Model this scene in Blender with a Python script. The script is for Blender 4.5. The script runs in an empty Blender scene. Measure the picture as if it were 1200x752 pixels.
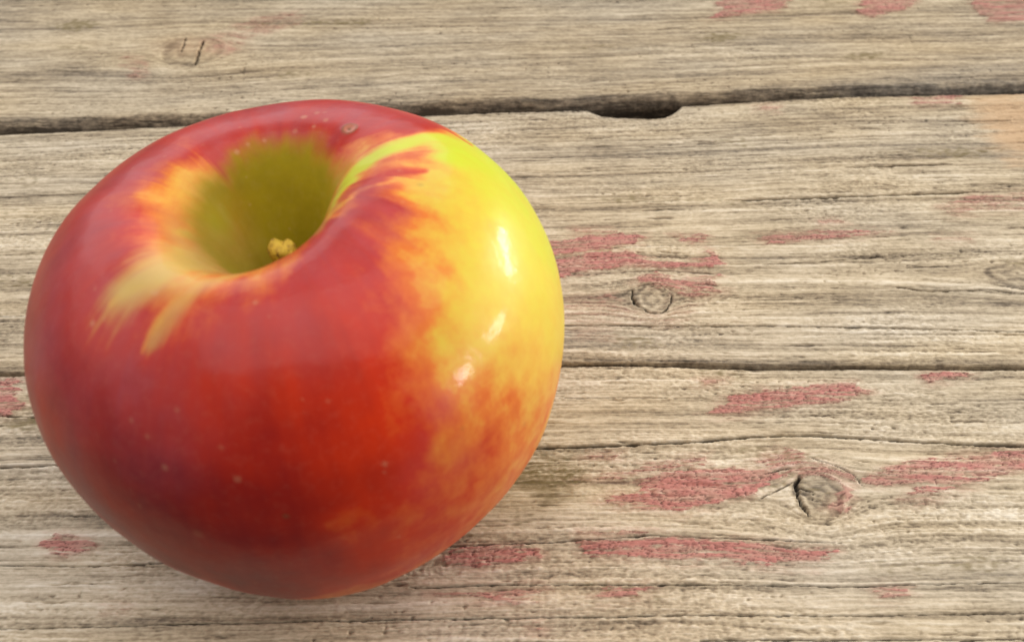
import bpy, math, random
import numpy as np
from mathutils import Vector, Matrix
MM=0.001
# ------------------------------------------------------------------ camera (millimetres, table top = z 0)
ELEV=math.radians(46.0); FPX=1348.0; DIST=236.0
CX,CY=600.0,376.0
CAM=np.array([0,-DIST*math.cos(ELEV),DIST*math.sin(ELEV)])
RIGHT=np.array([1.0,0,0]); UPV=np.array([0,math.sin(ELEV),math.cos(ELEV)]); BACK=np.array([0,-math.cos(ELEV),math.sin(ELEV)])
sc=bpy.context.scene
cd=bpy.data.cameras.new('camera'); cam=bpy.data.objects.new('camera',cd); sc.collection.objects.link(cam)
cam.matrix_world=Matrix(((1,0,0,0),(0,UPV[1],BACK[1],CAM[1]*MM),(0,UPV[2],BACK[2],CAM[2]*MM),(0,0,0,1)))
cd.sensor_width=36; cd.lens=36*FPX/1200; cd.clip_start=0.01; cd.clip_end=50
cd.dof.use_dof=True; cd.dof.focus_distance=0.218; cd.dof.aperture_fstop=26.0
sc.camera=cam
# ------------------------------------------------------------------ light: pale room, window bays on the right, bright overhead
w=bpy.data.worlds.new('World'); sc.world=w; w.use_nodes=True
w.node_tree.nodes['Background'].inputs[0].default_value=(0.97,0.98,1.0,1); w.node_tree.nodes['Background'].inputs[1].default_value=0.13
def area(name,loc,target,sx,sy,power,col):
    l=bpy.data.lights.new(name,'AREA'); l.shape='RECTANGLE'; l.size=sx; l.size_y=sy; l.energy=power; l.color=col
    o=bpy.data.objects.new(name,l); sc.collection.objects.link(o); o.location=loc
    o.rotation_euler=(Vector(target)-Vector(loc)).to_track_quat('-Z','Y').to_euler(); return o
area('ceiling_light',(0.25,-0.05,2.0),(0.25,-.05,0),3.2,2.4,54,(.985,0.985,1.0))
area('back_window_light',(-0.9,2.3,1.0),(0,0,0),3.2,1.3,27,(.88,0.94,1.0))
area('left_fill_light',(-2.5,0.5,1.25),(0,0,0),2.2,1.5,12,(.88,0.94,1.0))  # added fill: softens shadow on the left and lightens the wood there
area('window_light',(1.25,0.92,0.32),(0,0,0.03),0.50,0.15,14,(1,0.98,0.95))
area('window_light',(1.55,0.20,0.34),(0,0,0.03),0.40,0.08,7,(1,0.98,0.95))
area('window_light',(1.45,-0.45,0.36),(0,0,0.03),0.14,0.16,6,(1,0.98,0.95))
sc.view_settings.view_transform='Standard'; sc.view_settings.look='None'; sc.view_settings.exposure=0; sc.view_settings.gamma=1
sc.render.engine='CYCLES'; sc.render.filter_size=1.05

# ------------------------------------------------------------------ helpers
def project(P):
    d=P-CAM; z=-(d@BACK); return CX+FPX*(d@RIGHT)/z, CY-FPX*(d@UPV)/z, z
def unproject(px,py,h=0.0):
    d=((px-CX)/FPX)*RIGHT-((py-CY)/FPX)*UPV-BACK
    return CAM+d*((h-CAM[2])/d[2])
def up2(pts,h=0.0): return np.array([unproject(a,b,h)[:2] for a,b in pts])
def hash2(ix,iy,seed):
    h=(ix.astype(np.int64)*374761393+iy.astype(np.int64)*668265263+seed*974634777)&0xFFFFFFFF
    h=((h^(h>>13))*1274126177)&0xFFFFFFFF
    h=((h^(h>>16))*2246822519)&0xFFFFFFFF
    return ((h^(h>>15))&0xFFFF).astype(np.float32)*(2*np.pi/65536)
def pn(x,y,seed=0):
    x,y=np.broadcast_arrays(np.asarray(x,np.float32),np.asarray(y,np.float32))
    x0=np.floor(x); y0=np.floor(y); fx=x-x0; fy=y-y0; x0=x0.astype(np.int32); y0=y0.astype(np.int32)
    u=fx*fx*fx*(fx*(fx*6-15)+10); v=fy*fy*fy*(fy*(fy*6-15)+10)
    def g(ix,iy,dx,dy):
        a=hash2(ix,iy,seed); return np.cos(a)*dx+np.sin(a)*dy
    a=g(x0,y0,fx,fy); b=g(x0+1,y0,fx-1,fy); c=g(x0,y0+1,fx,fy-1); d=g(x0+1,y0+1,fx-1,fy-1)
    return 1.5*((a*(1-u)+b*u)*(1-v)+(c*(1-u)+d*u)*v)
def fbm(x,y,seed,octs=3):
    s=0; a=1; t=0
    for i in range(octs): s=s+a*pn(x*2**i,y*2**i,seed+i*17); t+=a; a*=.55
    return s/t*1.3
def sst(a,b,x):
    t=np.clip((x-a)/(b-a),0,1); return t*t*(3-2*t)
def seg_dist(X,Y,pts):
    best=np.full(X.shape,1e9,np.float32); along=np.zeros(X.shape,np.float32)
    L=np.r_[0,np.cumsum(np.hypot(*np.diff(pts,axis=0).T))]
    for i in range(len(pts)-1):
        ax,ay=pts[i]; bx,by=pts[i+1]; dx,dy=bx-ax,by-ay; l2=dx*dx+dy*dy+1e-9
        t=np.clip(((X-ax)*dx+(Y-ay)*dy)/l2,0,1); d=np.hypot(X-ax-t*dx,Y-ay-t*dy)
        m=d<best; best=np.where(m,d,best); along=np.where(m,(L[i]+t*np.sqrt(l2))/L[-1],along)
    return best,along
def poly_sdf(X,Y,pts):        # positive inside
    d,_=seg_dist(X,Y,np.vstack([pts,pts[:1]])); ins=np.zeros(X.shape,bool)
    n=len(pts)
    for i in range(n):
        x1,y1=pts[i]; x2,y2=pts[(i+1)%n]
        c=((y1>Y)!=(y2>Y))&(X<(x2-x1)*(Y-y1)/(y2-y1+1e-12)+x1); ins^=c
    return np.where(ins,d,-d)
def make_mesh(name,V,F,attrs,mat,parent,smooth=True):
    me=bpy.data.meshes.new(name); nv,nf=len(V),len(F)
    me.vertices.add(nv); me.vertices.foreach_set('co',np.ascontiguousarray(V*MM,np.float32).ravel())
    me.loops.add(nf*4); me.loops.foreach_set('vertex_index',np.ascontiguousarray(F,np.int32).ravel())
    me.polygons.add(nf); me.polygons.foreach_set('loop_start',np.arange(0,nf*4,4,dtype=np.int32))
    me.polygons.foreach_set('use_smooth',np.full(nf,smooth))
    for k,a in attrs.items():
        at=me.attributes.new(k,'FLOAT','POINT'); at.data.foreach_set('value',np.ascontiguousarray(a,np.float32).ravel())
    me.update(calc_edges=True); me.validate()
    me.materials.append(mat)
    o=bpy.data.objects.new(name,me); sc.collection.objects.link(o); o.parent=parent; return o

# node helpers
class NT:
    def __init__(s,name):
        s.m=bpy.data.materials.new(name); s.m.use_nodes=True; s.t=s.m.node_tree; s.b=s.t.nodes['Principled BSDF']
    def n(s,kind,**kw):
        o=s.t.nodes.new(kind)
        for k,v in kw.items(): setattr(o,k,v)
        return o
    def link(s,a,b): s.t.links.new(a,b)
    def attr(s,name): return s.n('ShaderNodeAttribute',attribute_name=name).outputs['Fac']
    def val(s,x,sock):
        if hasattr(x,'is_linked') or isinstance(x,bpy.types.NodeSocket): s.link(x,sock)
        else: sock.default_value=x
    def math(s,op,a,b=0.0,clamp=False):
        o=s.n('ShaderNodeMath',operation=op); o.use_clamp=clamp; s.val(a,o.inputs[0]); s.val(b,o.inputs[1]); return o.outputs[0]
    def mix(s,f,a,b,mode='MIX'):
        o=s.n('ShaderNodeMix',data_type='RGBA',blend_type=mode); s.val(f,o.inputs[0])
        for x,i in ((a,6),(b,7)):
            if isinstance(x,tuple): o.inputs[i].default_value=(*x,1)
            else: s.link(x,o.inputs[i])
        return o.outputs[2]
    def ramp(s,f,stops):
        o=s.n('ShaderNodeValToRGB'); s.link(f,o.inputs[0]); e=o.color_ramp.elements
        while len(e)<len(stops): e.new(0.5)
        for q,(p,c) in zip(e,stops): q.position=p; q.color=(*c,1)
        return o.outputs[0]
    def noise(s,scale,detail=3,rough=.55,stretch=None):
        tc=s.n('ShaderNodeTexCoord'); o=s.n('ShaderNodeTexNoise'); o.inputs['Scale'].default_value=scale; o.inputs['Detail'].default_value=detail; o.inputs['Roughness'].default_value=rough
        if stretch:
            mp=s.n('ShaderNodeMapping'); mp.inputs['Scale'].default_value=stretch; s.link(tc.outputs['Object'],mp.inputs[0]); s.link(mp.outputs[0],o.inputs[0])
        else: s.link(tc.outputs['Object'],o.inputs[0])
        return o.outputs[0]

# ------------------------------------------------------------------ materials
def wood_material():
    k=NT('weathered_painted_wood'); b=k.b
    fine=k.noise(1100,5,.7,(0.11,1,1)); speck=k.noise(1300,3,.7,(0.6,1,1))
    g=k.math('ADD',k.attr('grain'),k.math('MULTIPLY',k.math('SUBTRACT',fine,.5),.88))
    g=k.math('ADD',g,k.math('MULTIPLY',k.math('SUBTRACT',speck,.5),.5),True)
    warm=k.ramp(g,[(0,(.052,.035,.019)),(.22,(.170,.120,.070)),(.45,(.380,.283,.166)),(.68,(.575,.448,.280)),(1,(.76,.64,.46))])
    grey=k.ramp(g,[(0,(.045,.036,.027)),(.22,(.155,.127,.095)),(.45,(.346,.285,.203)),(.68,(.538,.451,.334)),(1,(.76,.675,.55))])
    c=k.mix(k.attr('tone'),warm,grey)
    c=k.mix(k.attr('fresh'),c,k.mix(fine,(.40,.22,.10),(.62,.42,.24)))
    c=k.mix(k.attr('moss_shade'),c,(.17,.125,.048))
    c=k.mix(k.math('MULTIPLY',k.attr('stain'),.62),c,k.mix(g,(.16,.060,.036),(.56,.30,.21)))
    pc=k.mix(k.math('ADD',k.math('MULTIPLY',speck,.6),k.math('MULTIPLY',k.noise(90,3,.6,(.5,1,1)),.4)),(.31,.100,.075),(.60,.270,.220))
    pf=k.math('SUBTRACT',k.attr('paint'),k.math('MULTIPLY',k.math('SUBTRACT',.50,speck),.5),True)
    c=k.mix(k.math('MULTIPLY',pf,k.math('ADD',k.attr('paint'),.15),True),c,pc)
    c=k.mix(k.attr('crack'),c,(.022,.017,.012))
    k.link(c,b.inputs['Base Color']); b.inputs['Roughness'].default_value=.82; b.inputs['Specular IOR Level'].default_value=.25
    bu=k.n('ShaderNodeBump'); bu.inputs['Strength'].default_value=.55; bu.inputs['Distance'].default_value=.00018
    k.link(k.math('ADD',fine,speck),bu.inputs['Height']); k.link(bu.outputs[0],b.inputs['Normal'])
    return k.m
def apple_material():
    k=NT('apple_skin'); b=k.b
    mot=k.noise(300,5,.65); mot2=k.noise(900,2,.5)
    bl=k.attr('blush'); 
    edge=k.math('MULTIPLY',k.math('MULTIPLY',bl,k.math('SUBTRACT',1.0,bl)),3.2)
    bl2=k.math('ADD',bl,k.math('MULTIPLY',k.math('SUBTRACT',mot,.5),edge),True)
    ground=k.mix(k.attr('green'),(.77,.53,.08),(.53,.60,.03))
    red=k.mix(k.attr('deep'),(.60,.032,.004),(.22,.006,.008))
    red=k.mix(k.math('MULTIPLY',k.math('SUBTRACT',mot,.4),.8,True),red,(.46,.020,.004))
    mid=k.mix(k.math('MULTIPLY',bl2,2.2,True),ground,(.68,.175,.026))
    c=k.mix(k.math('MULTIPLY',k.math('SUBTRACT',bl2,.45),2.5,True),mid,red)
    c=k.mix(k.math('MULTIPLY',k.attr('painted_sheen'),k.math('ADD',.25,k.math('MULTIPLY',mot,.5))),c,(.47,.115,.135))  # mauve reflection mixed into the skin colour
    pit=k.mix(mot,(.24,.17,.003),(.38,.275,.006))
    c=k.mix(k.attr('pit'),c,pit)
    c=k.mix(k.attr('tan'),c,k.mix(mot,(.50,.32,.065),(.63,.46,.14)))
    c=k.mix(k.math('MULTIPLY',k.attr('dots'),.65),c,(.62,.34,.18))
    c=k.mix(k.attr('spot'),c,(.16,.075,.03))
    c=k.mix(k.math('MULTIPLY',k.math('SUBTRACT',mot2,.5),.10,True),c,(.8,.5,.3))
    k.link(c,b.inputs['Base Color'])
    b.inputs['Roughness'].default_value=.36; b.inputs['IOR'].default_value=1.40; b.inputs['Specular IOR Level'].default_value=.21
    k.link(k.math('ADD',k.math('MULTIPLY',k.attr('pit'),.4),k.math('ADD',.31,k.math('MULTIPLY',mot,.16))),b.inputs['Roughness'])
    b.inputs['Subsurface Weight'].default_value=.12; b.inputs['Subsurface Radius'].default_value=(1,.45,.15); b.inputs['Subsurface Scale'].default_value=.0015
    b.inputs['Sheen Weight'].default_value=.0; b.inputs['Sheen Roughness'].default_value=.4
    k.link(k.math('MULTIPLY',k.math('SUBTRACT',1.0,k.attr('pit'),True),.15),b.inputs['Coat Weight']); b.inputs['Coat Roughness'].default_value=.14
    bu=k.n('ShaderNodeBump'); bu.inputs['Strength'].default_value=.12; bu.inputs['Distance'].default_value=.0003
    cb=k.n('ShaderNodeBump'); cb.inputs['Strength'].default_value=.35; cb.inputs['Distance'].default_value=.0006; k.link(k.noise(170,3,.6),cb.inputs['Height']); k.link(cb.outputs[0],b.inputs['Coat Normal'])
    k.link(k.noise(420,3),bu.inputs['Height']); k.link(bu.outputs[0],b.inputs['Normal'])
    return k.m
def stem_material():
    k=NT('dry_stem'); b=k.b
    c=k.ramp(k.noise(700,4,.7),[(.30,(.14,.06,.008)),(.45,(.55,.31,.02)),(.68,(.80,.52,.045))])
    k.link(c,b.inputs['Base Color']); b.inputs['Roughness'].default_value=.7
    bu=k.n('ShaderNodeBump'); bu.inputs['Strength'].default_value=.7; bu.inputs['Distance'].default_value=.0004
    k.link(k.noise(1200,3),bu.inputs['Height']); k.link(bu.outputs[0],b.inputs['Normal'])
    return k.m
def backing_material():
    k=NT('dark_gap_backing'); k.link(k.ramp(k.noise(60,4,.6,(.1,1,1)),[(.3,(.02,.016,.011)),(.7,(.06,.045,.03))]),k.b.inputs['Base Color']); k.b.inputs['Roughness'].default_value=.9
    return k.m
WOOD=wood_material()

# ------------------------------------------------------------------ table top: three weathered planks
table=bpy.data.objects.new('table_top',None); sc.collection.objects.link(table)
table['kind']='structure'; table['label']='table top of weathered grey planks with flaking red paint'
X0,X1=-330.0,330.0
gap_top=up2([(0,152),(120,148),(215,144),(360,138),(510,130),(600,126),(690,124.5),(800,119),(880,115),(1000,110),(1200,105)])
gap_topB=up2([(0,157),(120,152),(215,148),(360,142),(510,134.5),(600,131),(688,129),(797,124.5),(880,119.5),(1000,113.5),(1200,109)])
gap_mid=up2([(0,436.5),(40,435.5),(340,431),(660,424.5),(740,424.5),(800,423.5),(860,426),(900,427),(1000,427.5),(1200,428)])
gap_midC=up2([(0,440),(40,439),(340,435),(660,429),(740,428),(800,429),(860,431.5),(900,432.5),(1000,432),(1200,433)])
def edge(pl):
    def f(x):
        s0=(pl[3,1]-pl[0,1])/(pl[3,0]-pl[0,0]); s1=(pl[-1,1]-pl[-4,1])/(pl[-1,0]-pl[-4,0])
        y=np.interp(x,pl[:,0],pl[:,1])
        y=np.where(x<pl[0,0],pl[0,1]+s0*(x-pl[0,0]),y); y=np.where(x>pl[-1,0],pl[-1,1]+s1*(x-pl[-1,0]),y)
        return y+.10*pn(x*.35,x*0+3.3,5)+.05*pn(x*1.3,x*0+1.3,6)
    return f
# cracks: (plank, pixel polyline, half width mm, depth mm, extend past frame)
CR=[(1,[(655,382),(700,381),(760,382),(900,382),(1000,384),(1100,386),(1200,389)],.19,1.2,1),
(1,[(850,235),(940,233),(1040,229),(1100,227),(1152,226)],.36,1.6,0),
(1,[(990,196.5),(1060,194),(1115,192)],.28,1.1,0),(1,[(1100,143),(1150,142),(1185,141)],.2,.7,0),
(1,[(1050,337),(1085,342),(1130,341),(1160,340),(1200,344)],.2,1.0,1),(1,[(890,311),(960,307),(1038,300)],.15,.7,0),
(1,[(690,292),(760,288),(830,288),(905,287)],.11,.5,0),(1,[(560,205),(640,203),(760,199),(840,198)],.12,.5,0),
(1,[(620,240),(700,238),(800,235)],.1,.4,0),(1,[(0,232),(50,229),(130,225)],.14,.5,1),(1,[(0,372),(28,371)],.12,.5,1),
(1,[(0,300),(40,297)],.12,.5,1),(1,[(0,404),(30,403)],.12,.5,1),
(2,[(0,547.5),(60,545),(340,536),(640,525),(700,523),(800,518),(900,510.5),(960,510),(1060,516),(1130,520),(1200,522)],.29,1.6,1),
(2,[(0,487),(14,488),(40,489)],.2,1.0,1),(2,[(0,662),(100,664),(170,661),(240,656)],.14,.7,1),
(2,[(500,643),(540,640),(610,637),(680,633),(760,627.5),(840,630),(900,632),(990,637)],.15,.8,0),
(2,[(650,466),(760,466),(840,467)],.09,.4,0),(2,[(480,689),(600,685),(760,685),(900,686),(1000,687),(1100,684),(1200,683)],.13,.8,1),
(2,[(380,727.5),(560,725),(660,723),(740,722),(830,721),(900,721),(1000,722),(1100,720),(1200,718)],.13,.8,1),
(2,[(0,737),(120,733),(300,729),(400,727)],.12,.6,1),(2,[(820,751),(960,750),(1200,749)],.16,.8,1),
(2,[(950,535),(985,547),(1003,558),(1012,570)],.12,.5,0),(2,[(890,585),(930,565)],.14,.6,0),(2,[(895,556),(925,548)],.14,.6,0),
(2,[(937,556),(934,566),(935,580),(940,592),(950,606)],.27,1.8,0),(2,[(936,571),(946,575),(953,577)],.12,.8,0),(2,[(953,577),(952,586)],.1,.6,0),
(1,[(741,340),(741,349),(745,356),(752,361)],.3,1.5,0),(1,[(752,361),(762,367),(774,367),(783,361),(788,351),(784,343)],.15,.9,0),(1,[(745,338),(756,333),(772,333),(784,343)],.09,.5,0),
(0,[(239,47),(234,60),(229,78)],.34,1.3,0),(0,[(218,44),(215,54),(212,63)],.24,.9,0),
(0,[(960,67),(1000,68)],.12,.4,0),(0,[(1140,69),(1170,69)],.14,.5,0),(0,[(80,33),(130,38)],.14,.4,0),(0,[(770,35),(810,31)],.14,.5,0)]
# flaking paint: (plank, strength, pixel polygon)
PT=[(1,1,[(640,285),(680,277),(735,273),(758,275),(748,286),(705,293),(640,301)]),
(1,1,[(640,306),(700,297),(740,293),(743,300),(770,306),(800,308),(815,305),(832,292),(842,305),(852,312),(800,314),(740,313),(700,317),(662,327),(640,330)]),
(1,.8,[(785,275),(828,273),(827,284),(808,288),(797,282)]),
(1,.8,[(740,334),(750,322),(770,318),(787,328),(803,325),(847,321),(838,335),(852,341),(820,347),(812,353),(790,342),(760,333)]),
(1,.85,[(888,276),(930,273),(960,270),(1010,268),(1050,272),(1010,277),(960,283),(895,286)]),
(1,.7,[(955,258),(985,256),(992,262),(960,264)]),(1,.55,[(1095,243),(1140,229),(1210,224),(1210,248),(1150,248),(1115,256)]),
(1,.5,[(1095,277),(1142,276),(1142,283),(1100,285)]),(1,.5,[(666,267),(722,267),(724,273),(672,275)]),
(1,.75,[(1058,114),(1124,111),(1126,122),(1080,124)]),(1,.55,[(880,124),(912,123),(912,131),(885,131)]),
(0,.85,[(830,-30),(930,-30),(926,0),(918,12),(880,18),(828,23),(845,10)]),(0,.85,[(1003,13),(1020,-4),(1078,-4),(1062,12),(1020,21)]),
(0,.8,[(1118,-20),(1230,-20),(1215,24),(1165,28),(1140,12)]),(0,.36,[(148,66),(165,68),(172,92),(156,92)]),(0,.36,[(240,48),(290,24),(345,14),(350,28),(290,45),(262,64)]),
(2,.9,[(822,487),(850,470),(890,456),(940,451),(1000,449),(1020,458),(1000,470),(950,476),(890,481),(850,489)]),
(2,.9,[(1074,441),(1110,436),(1145,440),(1110,448),(1082,450)]),(2,.6,[(816,445),(852,441),(854,449),(822,452)]),
(2,1,[(698,587),(740,575),(755,563),(790,550),(830,546),(900,550),(925,560),(895,570),(870,580),(840,590),(800,602),(770,598),(720,592)]),
(2,.7,[(680,562),(720,552),(760,542),(830,533),(832,543),(770,554),(730,564)]),
(2,.68,[(882,540),(920,523),(950,538),(985,545),(1012,565),(1000,585),(985,602),(968,602),(985,577),(965,560),(930,557),(905,554)]),
(2,.85,[(1008,562),(1040,545),(1110,534),(1215,524),(1215,548),(1160,562),(1100,580),(1055,582),(1075,566),(1030,570)]),
(2,.95,[(684,636),(760,629),(850,631),(920,640),(988,645),(970,654),(900,661),(830,659),(750,654),(690,649)]),
(2,.9,[(515,655),(540,640),(634,640),(632,656),(580,663),(560,669),(535,664)]),
(2,.75,[(495,689),(540,693),(580,690),(634,686),(630,701),(610,709),(560,703),(510,699)]),
(2,.75,[(693,687),(768,686),(752,701),(703,701)]),(2,.75,[(1026,690),(1050,685),(1072,690),(1062,701),(1026,703)]),
(2,.7,[(612,730),(640,727),(638,741),(616,740)]),(2,.8,[(52,633),(75,623),(102,631),(107,641),(80,653),(56,646)]),
(2,.95,[(-30,447),(18,445),(25,470),(20,486),(-30,490)]),(2,.6,[(676,620),(762,622),(762,629),(686,627)]),(2,.55,[(122,710),(152,705),(158,713),(128,717)]),
(2,.5,[(686,526),(722,527),(732,541),(686,540)]),(2,.6,[(70,470+220),(70,470+220),(71,690.5)]),
(2,.7,[(1240,470),(1330,462),(1340,478),(1250,486)]),(1,.7,[(1260,290),(1380,282),(1390,298),(1280,306)]),(2,.7,[(-160,600),(-90,592),(-80,606),(-150,612)])]
PT+=[(1,.34,[(662,348),(720,343),(746,366),(802,374),(790,381),(700,379),(662,374)]),(1,.3,[(675,385),(720,384),(718,398),(680,396)]),(1,.3,[(780,340),(830,345),(800,372),(785,368)]),(2,.3,[(1050,580),(1120,575),(1100,590),(1060,592)]),(2,.28,[(880,655),(960,652),(950,668),(890,670)])]
PT=[p for p in PT if len(p[2])>3]
KN=[(1,(764,350),4.0,4.1),(2,(958,581),4.6,5.8),(0,(226,60),8.0,7.0),(1,(1196,322),7.5,4.0)]   # plank, centre px, half length, half width mm
def graded(a,b,step,lo,hi):   # dense between a..b, growing outwards to lo..hi
    c=list(np.arange(a,b,step)); s=step; x=a; L=[]
    while x>lo: s=min(s*1.12,6); x-=s; L.append(max(x,lo))
    s=step; x=c[-1]; Rr=[]
    while x<hi: s=min(s*1.12,6); x+=s; Rr.append(min(x,hi))
    return np.array(L[::-1]+c+Rr)
DX,DV=.27,.165
xs=graded(-128,128,DX,X0,X1).astype(np.float32)
def build_plank(idx,zoff,near,far,va,vb,lo,hi,thick=19.0,cut=None):
    # rows: v measured in mm from the near edge at x=0
    yn,yf=near(xs),far(xs); W=float(np.interp(0,xs,yf)-np.interp(0,xs,yn))
    v=graded(va,vb,DV,lo,hi) if (lo<va or hi>vb) else np.linspace(0,W,int(W/DV))
    v=np.clip(v,0,W); v=np.unique(v); t=(v/W)[:,None]
    X=np.broadcast_to(xs[None,:],(len(v),len(xs))).astype(np.float32).copy(); Y=((1-t)*yn[None,:]+t*yf[None,:]).astype(np.float32)
    vv=np.broadcast_to(v[:,None],X.shape).astype(np.float32); sd=idx*100+3
    if cut is not None: Y=Y-(cut(xs)[None,:]*np.clip(1-(W-vv)/7.0,0,1)**1.5).astype(np.float32)
    base=Y if False else vv+.0*X
    gy=base.copy(); kin=np.zeros(X.shape,np.float32); krad=np.full(X.shape,9,np.float32)
    for (pi,c,a,b_) in KN:
        if pi!=idx: continue
        kx,ky=unproject(*c,zoff)[:2]
        jy=np.interp(kx,xs,yn); jf=np.interp(kx,xs,yf); kv=(ky-jy)/(jf-jy)*W
        dx,dy=(X-kx)/a,(vv-kv)/b_; r2=dx*dx*.55+dy*dy; wob=1+.12*pn(np.arctan2(dy,dx)*1.5,r2*0,sd+7)
        rr=np.sqrt(dx*dx+dy*dy)*wob
        gy=gy-(vv-kv)*np.minimum(1/np.maximum(r2,.5),1.6)*np.exp(-r2*.03)*.75
        m=sst(1.08,.92,rr); kin=np.maximum(kin,m); krad=np.where(rr<krad,rr,krad)
    s=gy+.9*fbm(X*.011,gy*.09,sd,2)+.25*pn(X*.05,gy*.4,sd+1)
    ring=pn(X*.004,s*.42,sd+2)+.8*pn(X*.008,s*1.05,sd+3)
    ring=ring+.5*pn(X*.02,s*2.1,sd+4)
    fib=.55*pn(X*.018,s*2.9,sd+5)+.45*pn(X*.05,s*4.6,sd+6)+.35*pn(X*.22,s*5.0,sd+69)
    patch=sst(-.25,.45,fbm(X*.022,vv*.07,sd+8,2)+(.25 if idx==2 else 0)-(.5 if idx==0 else 0))
    rough=(.8*pn(X*.55,vv*1.0,sd+9)+.9*pn(X*1.0,vv*1.7,sd+10)+.8*pn(X*1.7,vv*2.6,sd+66))*(.18+.82*patch)
    dash=sst(.50,.78,pn(X*.075,s*1.55,sd+11)+.25*pn(X*.5,s*3,sd+12))*sst(-.3,.3,pn(X*.02,vv*.12,sd+13)+.1)
    dash2=sst(.46,.74,pn(X*.20,s*2.6,sd+14)+.25*pn(X*.6,s*4,sd+15))*sst(-.2,.4,pn(X*.03,vv*.15,sd+16)+.05)
    ln=sst(.075,.0,np.abs(pn(X*.0065,s*.95,sd+75)))*sst(-.25,.25,pn(X*.012,s*.3,sd+76))+.8*sst(.07,.0,np.abs(pn(X*.011,s*1.7,sd+77)))*sst(-.1,.3,pn(X*.015,s*.4,sd+78)); ln=ln*(1-kin)
    pits=sst(.5,.75,pn(X*.7,vv*1.1,sd+20))*sst(0,.5,pn(X*.035,vv*.09,sd+21))
    fl=np.clip(pn(X*.9,s*3.4,sd+67)-.15,0,1)*(.4+patch); fib=fib+.9*fl
    if idx==0: dash,dash2,fib=dash*.55,dash2*.5,fib*.7
    kr=np.sin(krad*13+2.2*pn(X*.3,vv*.3,sd+22))*.45-.35*sst(.75,1.0,krad)
    ring=ring*(1-kin)+kr*kin; fib=fib*(1-.6*kin)
    grain=.535+.20*ring+.17*fib+.12*rough-.28*dash-.16*dash2-.25*pits-.16*ln*(.6 if idx==2 else 1)+.13*fbm(X*.03,vv*.1,sd+23,2)
    if idx==0: grain=.48+(grain-.535)*.75
    grain=grain-.11*kin+(.05 if idx==2 else 0)
    tone=np.clip(.42+.55*fbm(X*.016,vv*.07,sd+24,3)+(.10 if idx==2 else 0)-(.05 if idx==0 else 0),0,1)
    h=.10*ring+.05*fib+.10*rough-.30*dash-.16*dash2-.22*pits-.13*ln+.25*fbm(X*.02,vv*.06,sd+25,2)
    crack=np.zeros(X.shape,np.float32); fresh=np.zeros(X.shape,np.float32); moss_shade=sst(.55,.95,fbm(X*.03,vv*.09,sd+30,2)+.3*pn(X*.6,vv*1.2,sd+31))*.7
    Xw=X+.35*pn(X*.5,vv*.9,sd+32); Yw=Y+.16*pn(X*.22,vv*.5,sd+33)+.07*pn(X*.9,vv*1.5,sd+34)
    for (pi,pts,hw,dep,ext) in CR:
        if pi!=idx: continue
        P=up2(pts,zoff)
        if ext:
            if pts[0][0]<=0: P=np.vstack([[P[0,0]-70,P[0,1]-.8],P])
            if pts[-1][0]>=1200: P=np.vstack([P,[P[-1,0]+70,P[-1,1]+.6]])
        mn,mx=P.min(0)-3,P.max(0)+3
        rs=np.where((Y.max(1)>mn[1])&(Y.min(1)<mx[1]))[0]; cs=np.where((xs>mn[0])&(xs<mx[0]))[0]
        if not len(rs) or not len(cs): continue
        sl=np.s_[rs[0]:rs[-1]+1,cs[0]:cs[-1]+1]
        d,al=seg_dist(Xw[sl],Yw[sl],P)
        tp=np.minimum(1,np.minimum(al,1-al)*9+.25) if not ext else 1.0
        wv=hw*tp*(1+.55*pn(X[sl]*.35,Y[sl]*.3,sd+40))
        q=np.clip(1-d/np.maximum(wv*1.35,.05),0,1)
        crack[sl]=np.maximum(crack[sl],sst(.10,.62,q)*np.minimum(1,.62+dep*.45)); h[sl]-=dep*sst(0,.9,q)
        h[sl]+=.12*np.exp(-((d-wv*2.4)/.5)**2)*min(1,dep)
    if idx==1:      # bare tan wood and dark bloom at the right end of the middle plank
        P=up2([(1140,113),(1230,108),(1230,190),(1185,186),(1160,160),(1148,140)])
        q=poly_sdf(Xw,Yw,P); fresh=sst(-5,5,q+5*fbm(X*.07,s*.45,sd+41,3)+2.2*fib)*.85*np.clip(.35+grain,0,1)
    if idx==2:      # green brown dirt and painted contact shadow beside the apple's foot
        c=up2([(640,560)])[0]; moss_shade=np.maximum(moss_shade,np.clip(.62+.5*rough-.8*fib,0,1)*sst(1.25,.3,np.hypot((X-c[0])/8,(Y-c[1])/5.5)+.6*fbm(X*.22,s*.5,sd+42,3))); grain-=.25*moss_shade*(c[0]-9<X)*(X<c[0]+9)
    if idx==0:
        c=up2([(202,58)])[0]; grain=grain-.22*sst(1.3,.2,np.hypot((X-c[0])/3.2,(Y-c[1])/3.6)+.5*pn(X*.4,vv*.5,sd+43))
        c=up2([(235,58)])[0]; fresh=np.maximum(fresh,.4*sst(1.2,.1,np.hypot((X-c[0])/16,(Y-c[1])/7)))
    stain=np.zeros(X.shape,np.float32); paint=np.zeros(X.shape,np.float32); pid=np.zeros(X.shape,np.int32)
    Xp=X+2.2*pn(X*.13,vv*.55,sd+50)+.7*pn(X*.7,vv*1.2,sd+51); Yp=Y+.62*pn(X*.11,s*.7,sd+52)+.22*pn(X*.45,s*2.0,sd+53)+.10*pn(X*1.3,vv*2.6,sd+54)
    cel=np.abs(pn(X*.55,s*1.3,sd+55)); cel2=np.abs(pn(X*.30+9,s*1.8,sd+56))
    crz=np.maximum(sst(.085,.02,cel)*sst(-.3,.3,pn(X*.2,vv*.4,sd+68)),sst(.09,.02,cel2))
    k=0; names=[]
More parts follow.
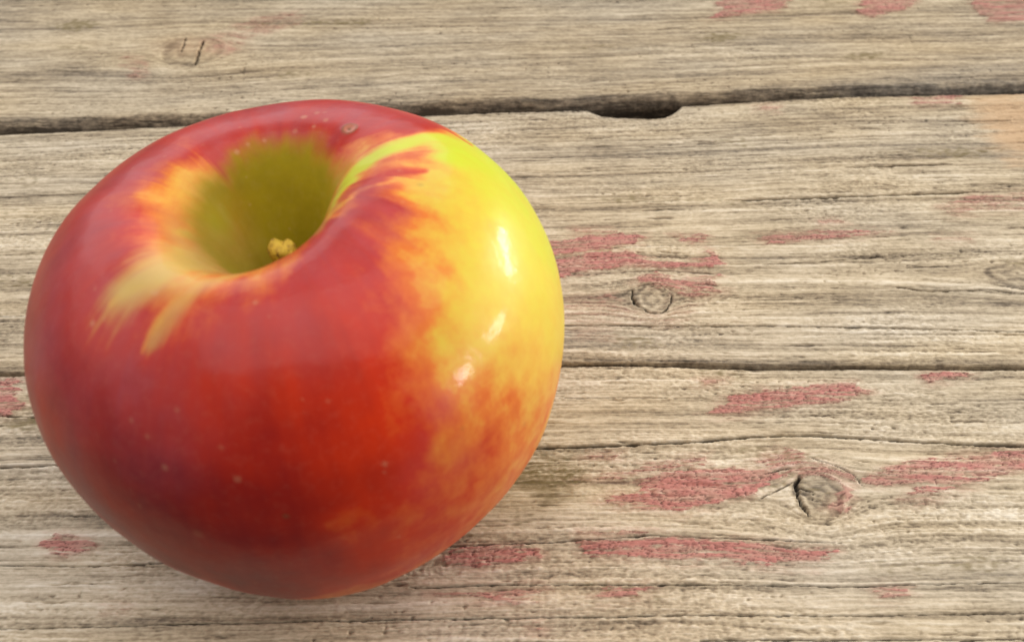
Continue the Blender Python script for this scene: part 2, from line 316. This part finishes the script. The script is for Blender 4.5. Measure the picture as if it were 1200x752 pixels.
    for (pi,stg,pts) in PT:
        if pi!=idx: continue
        k+=1; P=up2(pts,zoff); mn,mx=P.min(0)-4,P.max(0)+4
        rs=np.where((Y.max(1)>mn[1])&(Y.min(1)<mx[1]))[0]; cs=np.where((xs>mn[0])&(xs<mx[0]))[0]
        if not len(rs) or not len(cs): continue
        sl=np.s_[rs[0]:rs[-1]+1,cs[0]:cs[-1]+1]
        q=poly_sdf(Xp[sl],Yp[sl],P)+.42*pn(X[sl]*.33,s[sl]*2.1,sd+70)+.34*pn(X[sl]*.9,s[sl]*3.4,sd+71)-.12
        f=sst(-.12,.22,q-(1-stg)*.35); wear=sst(-.42,.15,.9*pn(X[sl]*.07,s[sl]*1.6,sd+57)+.5*pn(X[sl]*.5,s[sl]*3,sd+58)+(stg-.66)*1.1)
        pp=f*wear*min(1,.25+.8*stg)*np.clip(.85+.35*pn(X[sl]*.12,s[sl]*.7,sd+72),.4,1)
        hal=sst(-2.2,.3,q)*np.clip(.45+.7*pn(X[sl]*.10,s[sl]*.8,sd+73)+.5*pn(X[sl]*.4,s[sl]*2.4,sd+74),0,1)*(1.0 if idx==0 and stg<.5 else min(1,.3+.6*stg)); stain[sl]=np.maximum(stain[sl],hal)
        paint[sl]=np.maximum(paint[sl],pp)
        pid[sl]=np.where((q>-.1)&(pid[sl]==0)&(f>.25),k,pid[sl])
    h+=.24*np.minimum(paint*1.6,1)-.22*crz*np.minimum(paint*2,1); crack=np.maximum(crack,.62*crz*sst(.3,.8,paint)); grain-=.15*crz*(pid>0)
    # worn, rounded long edges
    e0=vv; e1=W-vv; en=(1+.5*pn(X*.12,vv*0,sd+60)+.35*pn(X*.5,vv*0,sd+61))
    rn,dn=(2.6,2.6) if idx==0 else (.4,.45); rf,df=(.45,.45)
    if idx>=0:
        h-=dn*np.clip(1-e0/(rn*np.maximum(en,.35)),0,1)**2.2+df*np.clip(1-e1/(rf*np.maximum(en,.35)),0,1)**2.2
    if idx==0:
        edge_shade=sst(4.2,1.0,e0+1.2*pn(X*.07,vv*.3,sd+62)+.5*pn(X*.4,vv*1.4,sd+63)); grain-=.30*edge_shade  # shade of the rounded front edge, painted into the grain
        dx_=sst(70,105,X); tone=np.clip(tone+.6*edge_shade*dx_,0,1)
    grain-=.16*sst(.9,.1,e1+.4*pn(X*.3,vv,sd+64))+.14*sst(1.0,.1,e0+.4*pn(X*.3,vv,sd+65))
    Z=h+zoff
    # far ends and skirts: drop the border ring down to the underside
    nr,nc=X.shape
    idxg=np.arange(nr*nc).reshape(nr,nc)
    V=np.stack([X,Y,Z],-1).reshape(-1,3)
    F=np.stack([idxg[:-1,:-1],idxg[:-1,1:],idxg[1:,1:],idxg[1:,:-1]],-1).reshape(-1,4)
    fp=np.minimum(np.minimum(pid[:-1,:-1],pid[1:,1:]),np.minimum(pid[:-1,1:],pid[1:,:-1])).reshape(-1)
    kf=kin>.5; fk=(kf[:-1,:-1]&kf[1:,1:]&kf[:-1,1:]&kf[1:,:-1]).reshape(-1)
    A=dict(grain=np.clip(grain,0,1).reshape(-1),tone=tone.reshape(-1),paint=np.clip(paint,0,1).reshape(-1),crack=np.clip(crack,0,1).reshape(-1),fresh=fresh.reshape(-1),moss_shade=np.clip(moss_shade,0,1).reshape(-1),stain=np.clip(stain,0,1).reshape(-1))
    bor=np.r_[idxg[0,:],idxg[1:,-1],idxg[-1,-2::-1],idxg[-2:0:-1,0]]; nb=len(bor)
    lv=[V]; at={q:[a] for q,a in A.items()}; sk=[]; prev=bor
    for j,zz in enumerate((-3.5,-9.0,-thick)):
        P=V[bor].copy(); P[:,2]=zoff+zz; lv.append(P); cur=len(V)+j*nb+np.arange(nb)
        for q in at: at[q].append(A[q][bor]*(.35 if q=='grain' else 1.0) if q in('grain','tone') else np.zeros(nb))
        sk.append(np.stack([prev,cur,np.roll(cur,-1),np.roll(prev,-1)],-1)); prev=cur
    o_=len(V)+2*nb; n0=np.arange(nc-1); lowB=o_+n0; topi=o_+(nc-1)+(nr-1)+(nc-1)-n0
    sk.append(np.stack([lowB,topi,topi-1,lowB+1],-1))
    V2=np.vstack(lv); A2={q:np.concatenate(a) for q,a in at.items()}
    FS=np.vstack(sk)
    for q in range(1,k+1):
        if ((fp==q)&~fk).sum()<=40: fp[fp==q]=0
    main=(fp==0)&~fk
    def sub(name,faces,par):
        u,inv=np.unique(faces.reshape(-1),return_inverse=True)
        return make_mesh(name,V2[u],inv.reshape(-1,4),{q:a[u] for q,a in A2.items()},WOOD,par)
    pl=sub('plank',np.vstack([F[main],FS]),table)
    for q in range(1,k+1):
        m=(fp==q)&~fk
        if m.any(): sub('paint_patch',F[m],pl)
    if fk.any(): sub('knot',F[fk],pl)
    return pl
eA,eB,eM,eC=edge(gap_top),edge(gap_topB),edge(gap_mid),edge(gap_midC)
yA=float(eA(np.array([0.0]))[0]); yC=float(eC(np.array([0.0]))[0])
visA=unproject(600,-25)[1]-yA; visC=yC-unproject(600,775)[1]
pA=build_plank(0,1.0,eA,lambda x:eA(x)*0+yA+92+.15*pn(x*.2,x*0,9),0,visA,0,92)
NOTCH=up2([(690,130),(704,136.5),(722,138.5),(745,139),(762,141),(780,138.5),(792,131),(799,124.5)])
def notch(x):
    y=np.interp(x,NOTCH[:,0],NOTCH[:,1]+.25*pn(NOTCH[:,0]*.7,NOTCH[:,0]*0,3)); return np.where((x>NOTCH[0,0])&(x<NOTCH[-1,0]),np.maximum(eB(x)-y,0),0)
pB=build_plank(1,0.0,eM,eB,0,1,0,0,cut=notch)
pC=build_plank(2,-.1,lambda x:eC(x)*0+yC-96+.15*pn(x*.2,x*0,8),eC,96-visC,96,0,96)
pA['label']='far plank with a pale smooth face and thick worn edge'
pB['label']='middle plank with ridged grain, red paint streaks and a round knot'
pC['label']='near plank with long cracks, most red paint and a split knot'
# unseen dark board added under the planks against light through the gaps
import bmesh
def box(name,lo,hi,mat,parent,bev=1.5):
    bm=bmesh.new(); bmesh.ops.create_cube(bm,size=1)
    for v_ in bm.verts: v_.co=Vector([(lo[i]+hi[i])/2+v_.co[i]*(hi[i]-lo[i]) for i in range(3)])*MM
    bmesh.ops.bevel(bm,geom=bm.edges[:],offset=bev*MM,segments=2,affect='EDGES')
    me=bpy.data.meshes.new(name); bm.to_mesh(me); bm.free(); me.materials.append(mat)
    o=bpy.data.objects.new(name,me); sc.collection.objects.link(o); o.parent=parent; return o
box('added_backing_board',(X0+2,yC-94,-31),(X1-2,yA+90,-18.5),backing_material(),table)

# ------------------------------------------------------------------ the apple
AX,AY,RS,HS,TX,TY=-31.07,-41.38,1.0475,.8934,-.0991,-.0597
A1,P1,A2_,P2,LO=.0122,.3988,-.0101,.7814,-.0399
PROFILE=np.array([(0,45.5),(2.2,45.9),(4.2,49.2),(6.9,56.6),(10.5,63.6),(14.5,67.4),(19.5,69.2),(26.5,67.8),(33,62.6),(38.2,53.5),(40,43.5),(39.2,33),(36.4,22.5),(31.5,12.5),(25.5,4.6),(19.5,.6),(16,0),(12.5,1.3),(8,5.5),(3.5,8.6),(0,9.2)],float)
def smooth_profile(n):
    P=np.vstack([[-PROFILE[1,0],PROFILE[1,1]],PROFILE,[-PROFILE[-2,0],PROFILE[-2,1]]])
    m=len(PROFILE)-1; u=np.linspace(0,m,4000); i=np.minimum(u.astype(int),m-1); t=(u-i)[:,None]
    a,b,c,d=P[i],P[i+1],P[i+2],P[i+3]
    Q=0.5*((2*b)+(c-a)*t+(2*a-5*b+4*c-d)*t*t+(3*b-3*c+d-a)*t**3)
    s=np.r_[0,np.cumsum(np.hypot(*np.diff(Q,axis=0).T))]
    v=np.linspace(0,s[-1],n)
    return np.c_[np.interp(v,s,Q[:,0]),np.interp(v,s,Q[:,1])],v
def gbump(a,c,w): 
    d=(a-c+np.pi)%(2*np.pi)-np.pi; return np.exp(-(d/w)**2)
def apple_shape(nr,na):
    Q,sl=smooth_profile(nr); p=np.linspace(0,2*np.pi,na,endpoint=False)[None,:]
    r=Q[:,0][:,None]; z=Q[:,1][:,None]; s=sl[:,None]
    up=sst(40,66,z)*sst(30,20,s*0+np.where(s<34,r,40)); top=sst(39,24,s)*np.exp(-((r-15)/7.5)**2)
    wr=sst(36,20,s)*np.exp(-((r-10)/6)**2); r0=r; r=r*(1+wr*(-.26*gbump(p,-.05,.8)+.12*gbump(p,-2.6,.8)))
    rr=RS*r*(1+A2_*np.cos(2*p-P2)+LO*(z/70-.5))
    low=np.where(s>45,sst(34,2,z),0); rr=rr*(1+.012*low*np.cos(5*p+.7))
    zz=HS*z*(1+A1*np.cos(p-P1)*(r/40)*(z/70))
    shp=3.4*gbump(p,-.42,.8)-2.7*gbump(p,-2.1,.7)+.8*gbump(p,1.7,.8)+.6*gbump(p,.4,.5)-.6*gbump(p,2.9,.5)
    zz=zz+top*shp
    X,Y,Z=rr*np.cos(p),rr*np.sin(p),zz+0*p
    Y,Z=Y*np.cos(TX)-Z*np.sin(TX),Y*np.sin(TX)+Z*np.cos(TX)
    X,Z=X*np.cos(TY)+Z*np.sin(TY),-X*np.sin(TY)+Z*np.cos(TY)
    return X,Y,Z,r0+0*p,z+0*p,s+0*p,p+0*s
NR,NA=420,760
X,Y,Z,ar,az,asl,aph=apple_shape(NR,NA)
REST=.15
Z=Z-Z.min()+REST-.25
V=np.stack([X+AX,Y+AY,Z],-1).reshape(-1,3)
u_,v_,d_=project(V)
def surf(px,py):
    m=np.hypot(u_-px,v_-py); near=m<max(5.0,m.min()*1.3); i=np.where(near)[0]; return V[i[np.argmin(d_[i]+m[i]*.05)]]
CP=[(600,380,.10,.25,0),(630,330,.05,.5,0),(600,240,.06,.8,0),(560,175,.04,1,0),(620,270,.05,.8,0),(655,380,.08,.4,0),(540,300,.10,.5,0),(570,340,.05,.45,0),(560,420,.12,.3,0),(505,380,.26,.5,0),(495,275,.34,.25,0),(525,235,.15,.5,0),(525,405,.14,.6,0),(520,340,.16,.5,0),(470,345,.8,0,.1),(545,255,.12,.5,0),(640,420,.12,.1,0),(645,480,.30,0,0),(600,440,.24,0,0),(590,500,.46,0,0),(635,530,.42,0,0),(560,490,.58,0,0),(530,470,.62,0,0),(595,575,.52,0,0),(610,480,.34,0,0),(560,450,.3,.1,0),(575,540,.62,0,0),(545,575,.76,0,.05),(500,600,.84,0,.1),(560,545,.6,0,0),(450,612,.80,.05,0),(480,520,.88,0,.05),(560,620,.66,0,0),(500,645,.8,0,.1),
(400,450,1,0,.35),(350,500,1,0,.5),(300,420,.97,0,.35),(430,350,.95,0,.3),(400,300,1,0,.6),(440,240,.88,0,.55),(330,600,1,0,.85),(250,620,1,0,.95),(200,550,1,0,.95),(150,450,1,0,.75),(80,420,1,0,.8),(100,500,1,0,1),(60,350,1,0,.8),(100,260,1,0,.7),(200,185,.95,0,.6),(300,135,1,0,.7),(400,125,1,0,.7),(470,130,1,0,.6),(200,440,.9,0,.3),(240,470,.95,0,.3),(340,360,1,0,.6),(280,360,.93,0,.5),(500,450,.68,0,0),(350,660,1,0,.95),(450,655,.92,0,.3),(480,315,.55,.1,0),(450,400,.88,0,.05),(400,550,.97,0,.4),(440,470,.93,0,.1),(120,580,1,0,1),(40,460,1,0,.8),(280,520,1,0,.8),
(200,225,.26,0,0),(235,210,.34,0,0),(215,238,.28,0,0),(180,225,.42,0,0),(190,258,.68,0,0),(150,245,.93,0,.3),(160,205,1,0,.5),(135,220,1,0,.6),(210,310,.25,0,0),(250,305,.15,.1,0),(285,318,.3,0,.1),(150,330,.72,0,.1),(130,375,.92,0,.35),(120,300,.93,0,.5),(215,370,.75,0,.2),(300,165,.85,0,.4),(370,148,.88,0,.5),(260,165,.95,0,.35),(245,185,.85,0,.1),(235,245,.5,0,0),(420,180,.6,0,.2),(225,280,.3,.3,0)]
rng=np.random.default_rng(4)
C3=[surf(a,b) for a,b,*_ in CP]; CV=[c[2:] for c in CP]
cen=V.mean(0)
# far side, unseen: red blush thinning to yellow towards the right
for _ in range(60):
    q=V[rng.integers(len(V))]; a,b,c=project(q[None]); 
    i=np.argmin(np.hypot(u_-a[0],v_-b[0])+(d_-c[0]).clip(0)*0)
    if c[0]-surf(a[0],b[0])@(-BACK)*0-d_[np.where(np.hypot(u_-a[0],v_-b[0])<6)[0]].min()>6 or b[0]>690:
        ang=math.atan2(q[1]-AY,q[0]-AX); y=.5+.5*math.cos(ang-.1)
        C3.append(q); CV.append((1-.8*y**2+.1*rng.normal(),.3*y,.6*(1-y)))
C3=np.array(C3); CV=np.clip(np.array(CV,float),0,1)
# fine streaks run from stem to calyx
st=pn(aph*9,asl*.05,1).reshape(-1)+.7*pn(aph*22,asl*.07,2).reshape(-1)+.5*pn(aph*48,asl*.10,3).reshape(-1)
st=st*sst(3,17,ar.reshape(-1)); blot=fbm(aph*4,asl*.12,8,3).reshape(-1)
Vw=V+np.stack([fbm(aph*5+3,asl*.1,21,2).reshape(-1),fbm(aph*5+7,asl*.1,22,2).reshape(-1),fbm(aph*5+11,asl*.1,23,2).reshape(-1)],-1)*2.2
num=np.zeros((len(V),3)); den=np.zeros(len(V))
for p_,c_ in zip(C3,CV):
    wgt=np.exp(-(((Vw-p_)**2).sum(1))/(2*3.7**2))+1e-9/(1+((Vw-p_)**2).sum(1)); num+=wgt[:,None]*c_; den+=wgt
blush,green,deep=(num/den[:,None]).T.copy()
blush=blush+(.065*st+.16*blot)*np.clip(4*blush*(1.05-blush),.0,1)*np.clip(blush*2.2,.15,1)
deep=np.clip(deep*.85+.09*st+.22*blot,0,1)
STR=[([(235,222),(215,225),(195,222),(178,226)],4.4,.28,.05,.9),([(228,250),(205,250),(190,250)],2.6,.46,0,.6),([(392,240),(405,205),(425,188),(455,170),(500,157),(545,166),(590,205),(620,245)],2.3,.04,.9,1),
([(380,160),(405,158),(440,146),(480,139),(520,146),(552,164)],1.3,.97,0,.9),
([(392,240),(412,216),(440,203),(470,197),(495,197)],1.7,.85,0,.85),
([(384,248),(410,226),(440,213),(475,206)],.75,.25,.2,.7),
([(280,318),(240,325),(210,345),(190,365),(178,385),(170,408)],1.2,.34,.05,.6),
([(250,312),(200,318),(165,330),(130,350)],1.9,.36,.0,.75),
([(235,300),(190,298),(160,310)],1.5,.45,.0,.6),([(430,215),(395,260),(375,285)],1.2,.92,0,.5)]
for pts,rad,bt,gt,sg in STR:
    P3=np.array([surf(*p) for p in pts]); P3=np.vstack([P3[i]+(P3[i+1]-P3[i])*f for i in range(len(P3)-1) for f in np.linspace(0,1,8,endpoint=False)]+[P3[-1]])
    d2=np.full(len(V),1e9)
    for i_,p_ in enumerate(P3): d2=np.minimum(d2,((V+.3*(Vw-V)-p_)**2).sum(1)/(1-.6*i_/len(P3))**2)
    dd=np.sqrt(d2)*(1+.25*st); k=sg*sst(rad*1.6,rad*.45,dd)
    blush=blush*(1-k)+bt*k; green=green*(1-k)+gt*k
rr_=ar.reshape(-1); inside=(asl.reshape(-1)<32); ph_=aph.reshape(-1)
# olive green russet inside the stem cavity, ragged outer border
lim=11.4+3.0*gbump(ph_,1.6,.8)+1.0*gbump(ph_,2.8,.7)-1.9*gbump(ph_,-2.2,.7)-.5*gbump(ph_,0,.6)
pit=np.where(inside,sst(2.8,-2.6,rr_-lim+.35*st+1.6*blot),0)
tan=np.where(inside,.6*np.exp(-((rr_-lim-2.2)/3.0)**2)*np.clip(gbump(ph_,-2.5,.7),0,1),0)
gpatch=np.where(inside,.75*np.exp(-((rr_-9.5)/2.6)**2)*gbump(ph_,2.9,.45),0)
pit=pit*(1-.5*gpatch); tan=tan*(1-pit); green=np.clip(green+gpatch*pit*0+gpatch,0,1); blush=blush*(1-gpatch)
for pts,rad,sg in [([(290,312),(250,302),(215,305),(180,318),(150,335)],5.6,.85),([(270,318),(235,330),(208,352),(190,380),(180,400)],1.5,.5),([(200,320),(165,338),(130,352)],1.2,.6),([(394,205),(388,240),(372,265)],1.1,.4),([(225,282),(200,290)],2.0,.5)]:
    P3=np.array([surf(*p) for p in pts]); P3=np.vstack([P3[i]+(P3[i+1]-P3[i])*f for i in range(len(P3)-1) for f in np.linspace(0,1,8,endpoint=False)]+[P3[-1]])
    d2=np.full(len(V),1e9)
    for i_,p_ in enumerate(P3): d2=np.minimum(d2,((V+.3*(Vw-V)-p_)**2).sum(1)/(1-.4*i_/len(P3))**2)
    tan=np.maximum(tan,sg*sst(rad*1.9,rad*.1,np.sqrt(d2)*(1+.22*st+.4*blot)))
painted_sheen=np.zeros(len(V))  # reflected sheen on left side and shoulders, painted as colour
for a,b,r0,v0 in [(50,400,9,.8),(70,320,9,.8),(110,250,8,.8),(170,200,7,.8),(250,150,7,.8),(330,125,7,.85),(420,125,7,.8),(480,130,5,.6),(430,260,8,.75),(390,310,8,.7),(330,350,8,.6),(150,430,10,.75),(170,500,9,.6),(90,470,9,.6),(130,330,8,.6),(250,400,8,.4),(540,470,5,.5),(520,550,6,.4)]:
    painted_sheen=np.maximum(painted_sheen,v0*np.exp(-((V+1.5*(Vw-V)-surf(a,b))**2).sum(1)/r0**2))
painted_sheen=painted_sheen*np.clip(.85+.25*blot+.15*st,0,1)*sst(.35,.7,blush)
tan=tan*(1-.8*pit)
# lenticels and scars
dots=np.zeros(len(V)); spot=np.zeros(len(V)); Zb=np.zeros(len(V))
def dab(arr,c,rad,val,s=1.0):
    d=np.sqrt(((V-c)**2).sum(1)); np.maximum(arr,val*sst(rad*1.25,rad*.4,d),out=arr)
for (a,b,r0,v0) in [(105,376,.45,.6),(168,513,.35,.4),(190,549,.5,.4),(278,562,.55,.35),(152,492,.4,.3),(205,482,.4,.3),(453,545,.4,.5),(230,630,.9,.18),(470,632,.4,.3),(300,352,.4,.5),(180,340,.5,.5),(176,338,.4,.5),(355,133,.6,.5),(370,128,.5,.4),(380,137,.5,.4),(365,145,.4,.5),(345,150,.5,.4),(280,175,.5,.5),(290,165,.4,.4),(310,160,.4,.5)]: dab(dots,surf(a,b),r0,v0)
for _ in range(150):
    q=V[rng.integers(len(V))]
    if q[2]>3: dab(dots,q,.18+.2*rng.random(),.12+.2*rng.random())
dab(spot,surf(337,608),.5,.55); dab(spot,surf(493,212),.5,.25); dab(spot,surf(545,505),.4,.2); dab(spot,surf(620,500),.4,.2)
sc_=surf(409,146); d=np.sqrt(((V-sc_)**2).sum(1)); dots=np.maximum(dots,.6*sst(1.5,.9,d)); spot=np.maximum(spot,.6*np.exp(-((d-1.15)/.22)**2)); spot=np.maximum(spot,.9*sst(.42,.2,d))
# outward relief: slight waviness and the scar
ctr=np.array([V[:,0].mean(),V[:,1].mean(),30.0]); nrm=(V-ctr); nrm/=np.linalg.norm(nrm,axis=1)[:,None]
rel=.22*fbm(aph*2.2,asl*.06,31,2).reshape(-1)*sst(0,12,rr_)+.16*np.exp(-((d-1.1)/.4)**2)-.15*sst(.5,.1,d)
# close the seam of the angular noise
fade=np.minimum(ph_,2*np.pi-ph_); 
V=V+nrm*(rel*sst(0,.35,fade))[:,None]
V[:,2]-=V[:,2].min()-(-.05)
I=np.arange(NR*NA).reshape(NR,NA); J=np.roll(I,-1,1)
F=np.stack([I[:-1],I[1:],J[1:],J[:-1]],-1)[1:-1].reshape(-1,4)
apple=bpy.data.objects.new('apple',None); sc.collection.objects.link(apple); apple.location=(AX*MM,AY*MM,0)
apple['label']='ripe red and yellow apple with a deep green stem hollow on the weathered planks'; apple['category']='apple'
V=V-np.array([AX,AY,0])
sk=make_mesh('skin',V,F,dict(blush=np.clip(blush,0,1),green=np.clip(green,0,1),deep=deep,pit=np.clip(pit,0,1),tan=np.clip(tan,0,1),dots=dots,spot=spot,painted_sheen=np.clip(painted_sheen,0,1)),apple_material(),apple)
# stem: a short broken stub rising from the bottom of the hollow
b0=V[0]+np.array([0,0,-.4]); tip=np.array([-1.2,1.1,11.8]); nseg,ns=12,14; SV=[]
for i in range(nseg+1):
    t=i/nseg; c=b0+tip*t+np.array([.4*math.sin(3*t),0,0]); rad=1.25+.2*math.cos(6*t)+.6*sst(.62,.9,np.array(t)); rad=float(rad)*(1 if i<nseg else .72)
    for j in range(ns):
        a=2*math.pi*j/ns; k=rad*(1+.16*math.sin(2*a+1+t)+.06*math.sin(5*a+4*t))
        SV.append(c+np.array([k*math.cos(a),k*math.sin(a),.45*math.sin(3*a)*t]))
SV.append(b0+tip+np.array([.2,0,-.35])); SV=np.array(SV)
SF=[(i*ns+j,i*ns+(j+1)%ns,(i+1)*ns+(j+1)%ns,(i+1)*ns+j) for i in range(nseg) for j in range(ns)]
me=bpy.data.meshes.new('stem'); me.from_pydata((SV*MM).tolist(),[],SF+[(nseg*ns+j,nseg*ns+(j+1)%ns,len(SV)-1) for j in range(ns)]); me.materials.append(stem_material())
me.polygons.foreach_set('use_smooth',[True]*len(me.polygons))
so=bpy.data.objects.new('stem',me); sc.collection.objects.link(so); so.parent=apple
